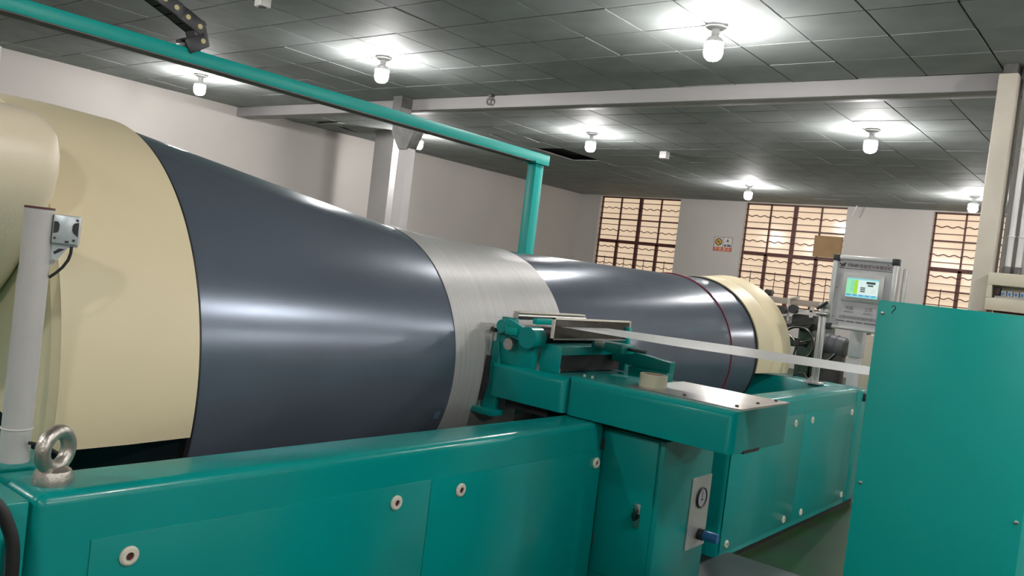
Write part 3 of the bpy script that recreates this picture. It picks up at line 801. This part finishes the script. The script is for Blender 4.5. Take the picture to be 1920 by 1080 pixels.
def write(body, x, z, size, width, m_, name='lettering'):
    me = text_mesh(body, size, width)
    me.materials.append(M[m_])
    o = link(name, me, cp_)
    o.location = (x, Y0 - .0012, z); o.rotation_euler = (R(90), 0, 0)
write('YB68S', -2.03, 1.795, .036, .085, 'ink')
write('智能型分条整经机', -1.938, 1.793, .032, .225, 'ink_red')
obj('title_rule', B().box(-2.04, -1.705, Y0 - .001, Y0, 1.778, 1.784), 'greyink', cp_)
obj('logo', B().prism([(-2.082, 1.792), (-2.068, 1.792), (-2.058, 1.815), (-2.068, 1.815)], 'y', Y0 - .0012, Y0)
    .prism([(-2.064, 1.792), (-2.052, 1.792), (-2.040, 1.822), (-2.052, 1.822)], 'y', Y0 - .0012, Y0)
    .cyl((-2.082, Y0 - .0012, 1.812), (-2.082, Y0, 1.812), .006, n=12), 'ink', cp_)
obj('logo_rule', B().box(-2.085, -2.045, Y0 - .001, Y0, 1.780, 1.785), 'ink_red', cp_)
write('中国', -2.005, 1.475, .030, .055, 'greyink')
write('江苏', -1.865, 1.475, .030, .055, 'greyink')
write('ZHONGGUO', -2.012, 1.452, .014, .068, 'greyink')
write('JIANGSU', -1.870, 1.452, .014, .060, 'greyink')
write('江阴市纺织机械有限公司', -2.045, 1.405, .028, .30, 'greyink')
obj('small_print', B().box(-2.065, -2.0, Y0 - .001, Y0, 1.378, 1.389).box(-1.99, -1.93, Y0 - .001, Y0, 1.378, 1.389).box(-1.92, -1.87, Y0 - .001, Y0, 1.378, 1.389).box(-1.86, -1.76, Y0 - .001, Y0, 1.378, 1.389), 'greyink', cp_)
for x, z in ((-2.088, 1.63), (-2.088, 1.41), (-2.05, 1.36), (-1.74, 1.83)):
    obj('screw', B().cyl((x, Y0 - .003, z), (x, Y0, z), .004, n=8), 'black_plastic', cp_)
obj('pedestal', B().box(-2.045, -1.962, 6.86, 6.94, 0, 1.36, r=.015).box(-2.055, -1.95, Y0 + .15, 6.94, 1.36, 1.45), 'panel', cp_)
obj('pedestal_sleeve', B().box(-2.055, -1.952, 6.85, 6.95, 1.10, 1.36, r=.012), 'panel', cp_)
st = thing('aluminium_stand', (-2.15, 6.47, .88), 'slotted aluminium upright with clamp on the far end of the bed', 'stand')
obj('upright', B().box(-2.180, -2.160, 6.46, 6.49, .88, 1.46, r=.003).box(-2.148, -2.128, 6.46, 6.49, .88, 1.46, r=.003).box(-2.162, -2.146, 6.468, 6.485, .88, 1.46), 'alu', st)
obj('clamp', B().box(-2.20, -2.105, 6.43, 6.52, 1.40, 1.432, r=.006).box(-2.18, -2.12, 6.435, 6.515, 1.46, 1.50, r=.006), 'steel', st)
obj('clamp_lever', B().cyl((-2.19, 6.43, 1.45), (-2.115, 6.42, 1.51), .012, n=12), 'black_plastic', st)
obj('foot_bracket', B().box(-2.21, -2.095, 6.40, 6.55, .88, .892).prism([(-2.21, .892), (-2.16, .892), (-2.16, .94)], 'y', 6.42, 6.43), 'alu', st)
cab = thing('black_cable', (-2.4, 6.3, .88), 'thin black cable lying on the far end of the teal bed', 'cable')
obj('wire', B().tube(smooth([(-2.40, 6.70, .888), (-2.36, 6.68, .915), (-2.30, 6.64, .925), (-2.26, 6.60, .900), (-2.22, 6.58, .887), (-2.16, 6.58, .888)]), .006, n=8), 'black', cab)
obj('plug', B().cyl((-2.16, 6.58, .890), (-2.12, 6.57, .890), .009, n=12), 'black_plastic', cab)

# ------------------------------------------------------------------ machine in the background
lm = thing('old_loom', (-3.6, 9.6, 0), 'old dark green weaving machine with handwheel behind the drum', 'loom')
obj('top_beam', B().box(-6.6, -3.12, 9.45, 9.60, 1.435, 1.505, r=.005), 'wood', lm)
obj('side_frame', B().box(-3.72, -3.62, 9.4, 9.5, 0, 1.40, r=.01).box(-3.42, -3.26, 9.52, 10.3, 0, 1.30, r=.01), 'loomgreen', lm)
obj('side_frame', B().box(-6.55, -6.40, 9.4, 10.3, 0, 1.40, r=.01), 'loomgreen', lm)
obj('cross_rail', B().box(-6.4, -3.2, 9.75, 9.85, .95, 1.05, r=.01).box(-6.4, -3.2, 9.75, 9.85, .3, .42), 'loomgreen', lm)
obj('white_plate', B().box(-3.655, -3.62, 9.385, 9.40, 1.10, 1.36), 'cloth', lm)
obj('cloth_roll', B().cyl((-6.3, 9.55, 1.20), (-3.40, 9.55, 1.24), .06, n=28), 'cloth', lm)
obj('white_roll', B().cyl((-4.1, 9.4, 1.32), (-3.72, 9.4, 1.30), .05, n=24), 'cloth', lm)
hw = obj('handwheel', B().torus((-3.33, 9.28, 1.02), (0, 1, .0), .185, .018, n=48, m=12), 'mirror', lm)
obj('wheel_hub', B().cyl((-3.33, 9.24, 1.02), (-3.33, 9.54, 1.02), .035, n=20), 'loomdark', hw)
for a in (20, 140, 260):
    obj('spoke', B().cyl((-3.33, 9.28, 1.02), (-3.33 + .18 * math.cos(R(a)), 9.28, 1.02 + .18 * math.sin(R(a))), .012, n=8), 'mirror', hw)
obj('gear_case', B().box(-3.48, -3.20, 9.40, 9.60, 1.18, 1.34, r=.03).cyl((-3.30, 9.36, 1.26), (-3.30, 9.60, 1.26), .075, n=20), 'loomdark', lm)
obj('crank_arm', B().cyl((-3.55, 9.36, 1.18), (-3.20, 9.38, 1.26), .022, n=12).cyl((-3.20, 9.38, 1.26), (-3.10, 9.38, 1.18), .018, n=12), 'loomdark', lm)
obj('pulley', B().cyl((-3.44, 9.30, 1.39), (-3.44, 9.38, 1.39), .05, n=24).cyl((-3.56, 9.30, 1.36), (-3.56, 9.38, 1.36), .04, n=24), 'black_plastic', lm)
obj('tension_lever', B().box(-3.26, -3.23, 9.34, 9.38, 1.32, 1.44).box(-3.30, -3.22, 9.34, 9.38, 1.38, 1.40), 'signwhite', lm)
obj('label_plate', B().box(-3.40, -3.34, 9.35, 9.38, 1.37, 1.40), 'signwhite', lm)
obj('side_cover', B().box(-3.25, -3.10, 9.55, 9.75, .55, .95, r=.01), 'loomgreen', lm)
obj('top_bracket', B().box(-3.86, -3.78, 9.48, 9.56, 1.505, 1.575, r=.01).cyl((-3.82, 9.44, 1.55), (-3.82, 9.60, 1.55), .03, n=12), 'loomdark', lm)
obj('thread_stand', B().cyl((-3.52, 9.42, 1.25), (-3.54, 9.42, 1.50), .015, n=8).cyl((-3.54, 9.42, 1.50), (-3.42, 9.42, 1.53), .012, n=8), 'cloth', lm)
mt = thing('electric_motor', (-2.95, 9.5, .95), 'dark grey electric motor behind the aluminium upright', 'motor')
obj('motor_body', B().lathe((-3.12, 9.5, 1.06), (1, 0, -.12), [(0, .001), (0, .10), (.02, .115), (.24, .115), (.27, .09), (.27, .001)], n=32), 'motor', mt)
obj('cooling_fin', B().torus((-3.05, 9.5, 1.055), (1, 0, -.12), .115, .006, n=32, m=6), 'motor', mt)
obj('cooling_fin', B().torus((-2.97, 9.5, 1.045), (1, 0, -.12), .115, .006, n=32, m=6), 'motor', mt)
obj('motor_stand', B().box(-3.08, -2.88, 9.42, 9.58, 0, .96, r=.01), 'loomdark', mt)
obj('motor_strut', B().cyl((-3.15, 9.4, .72), (-2.95, 9.4, .96), .012, n=10), 'steel', mt)
cbx = thing('cream_cabinet', (-2.68, 9.3, 0), 'narrow cream switch cabinet behind the control panel pedestal', 'cabinet')
obj('body', B().box(-2.685, -2.38, 9.2, 9.6, 0, 1.22, r=.01), 'creambox', cbx)
obj('door', B().box(-2.66, -2.40, 9.18, 9.202, .4, 1.16, r=.006), 'creambox', cbx)
obj('handle', B().box(-2.645, -2.625, 9.16, 9.182, .70, .78, r=.003), 'black_plastic', cbx)
obj('lamp_box', B().box(-2.67, -2.57, 9.21, 9.3, 1.22, 1.25), 'galv', cbx)
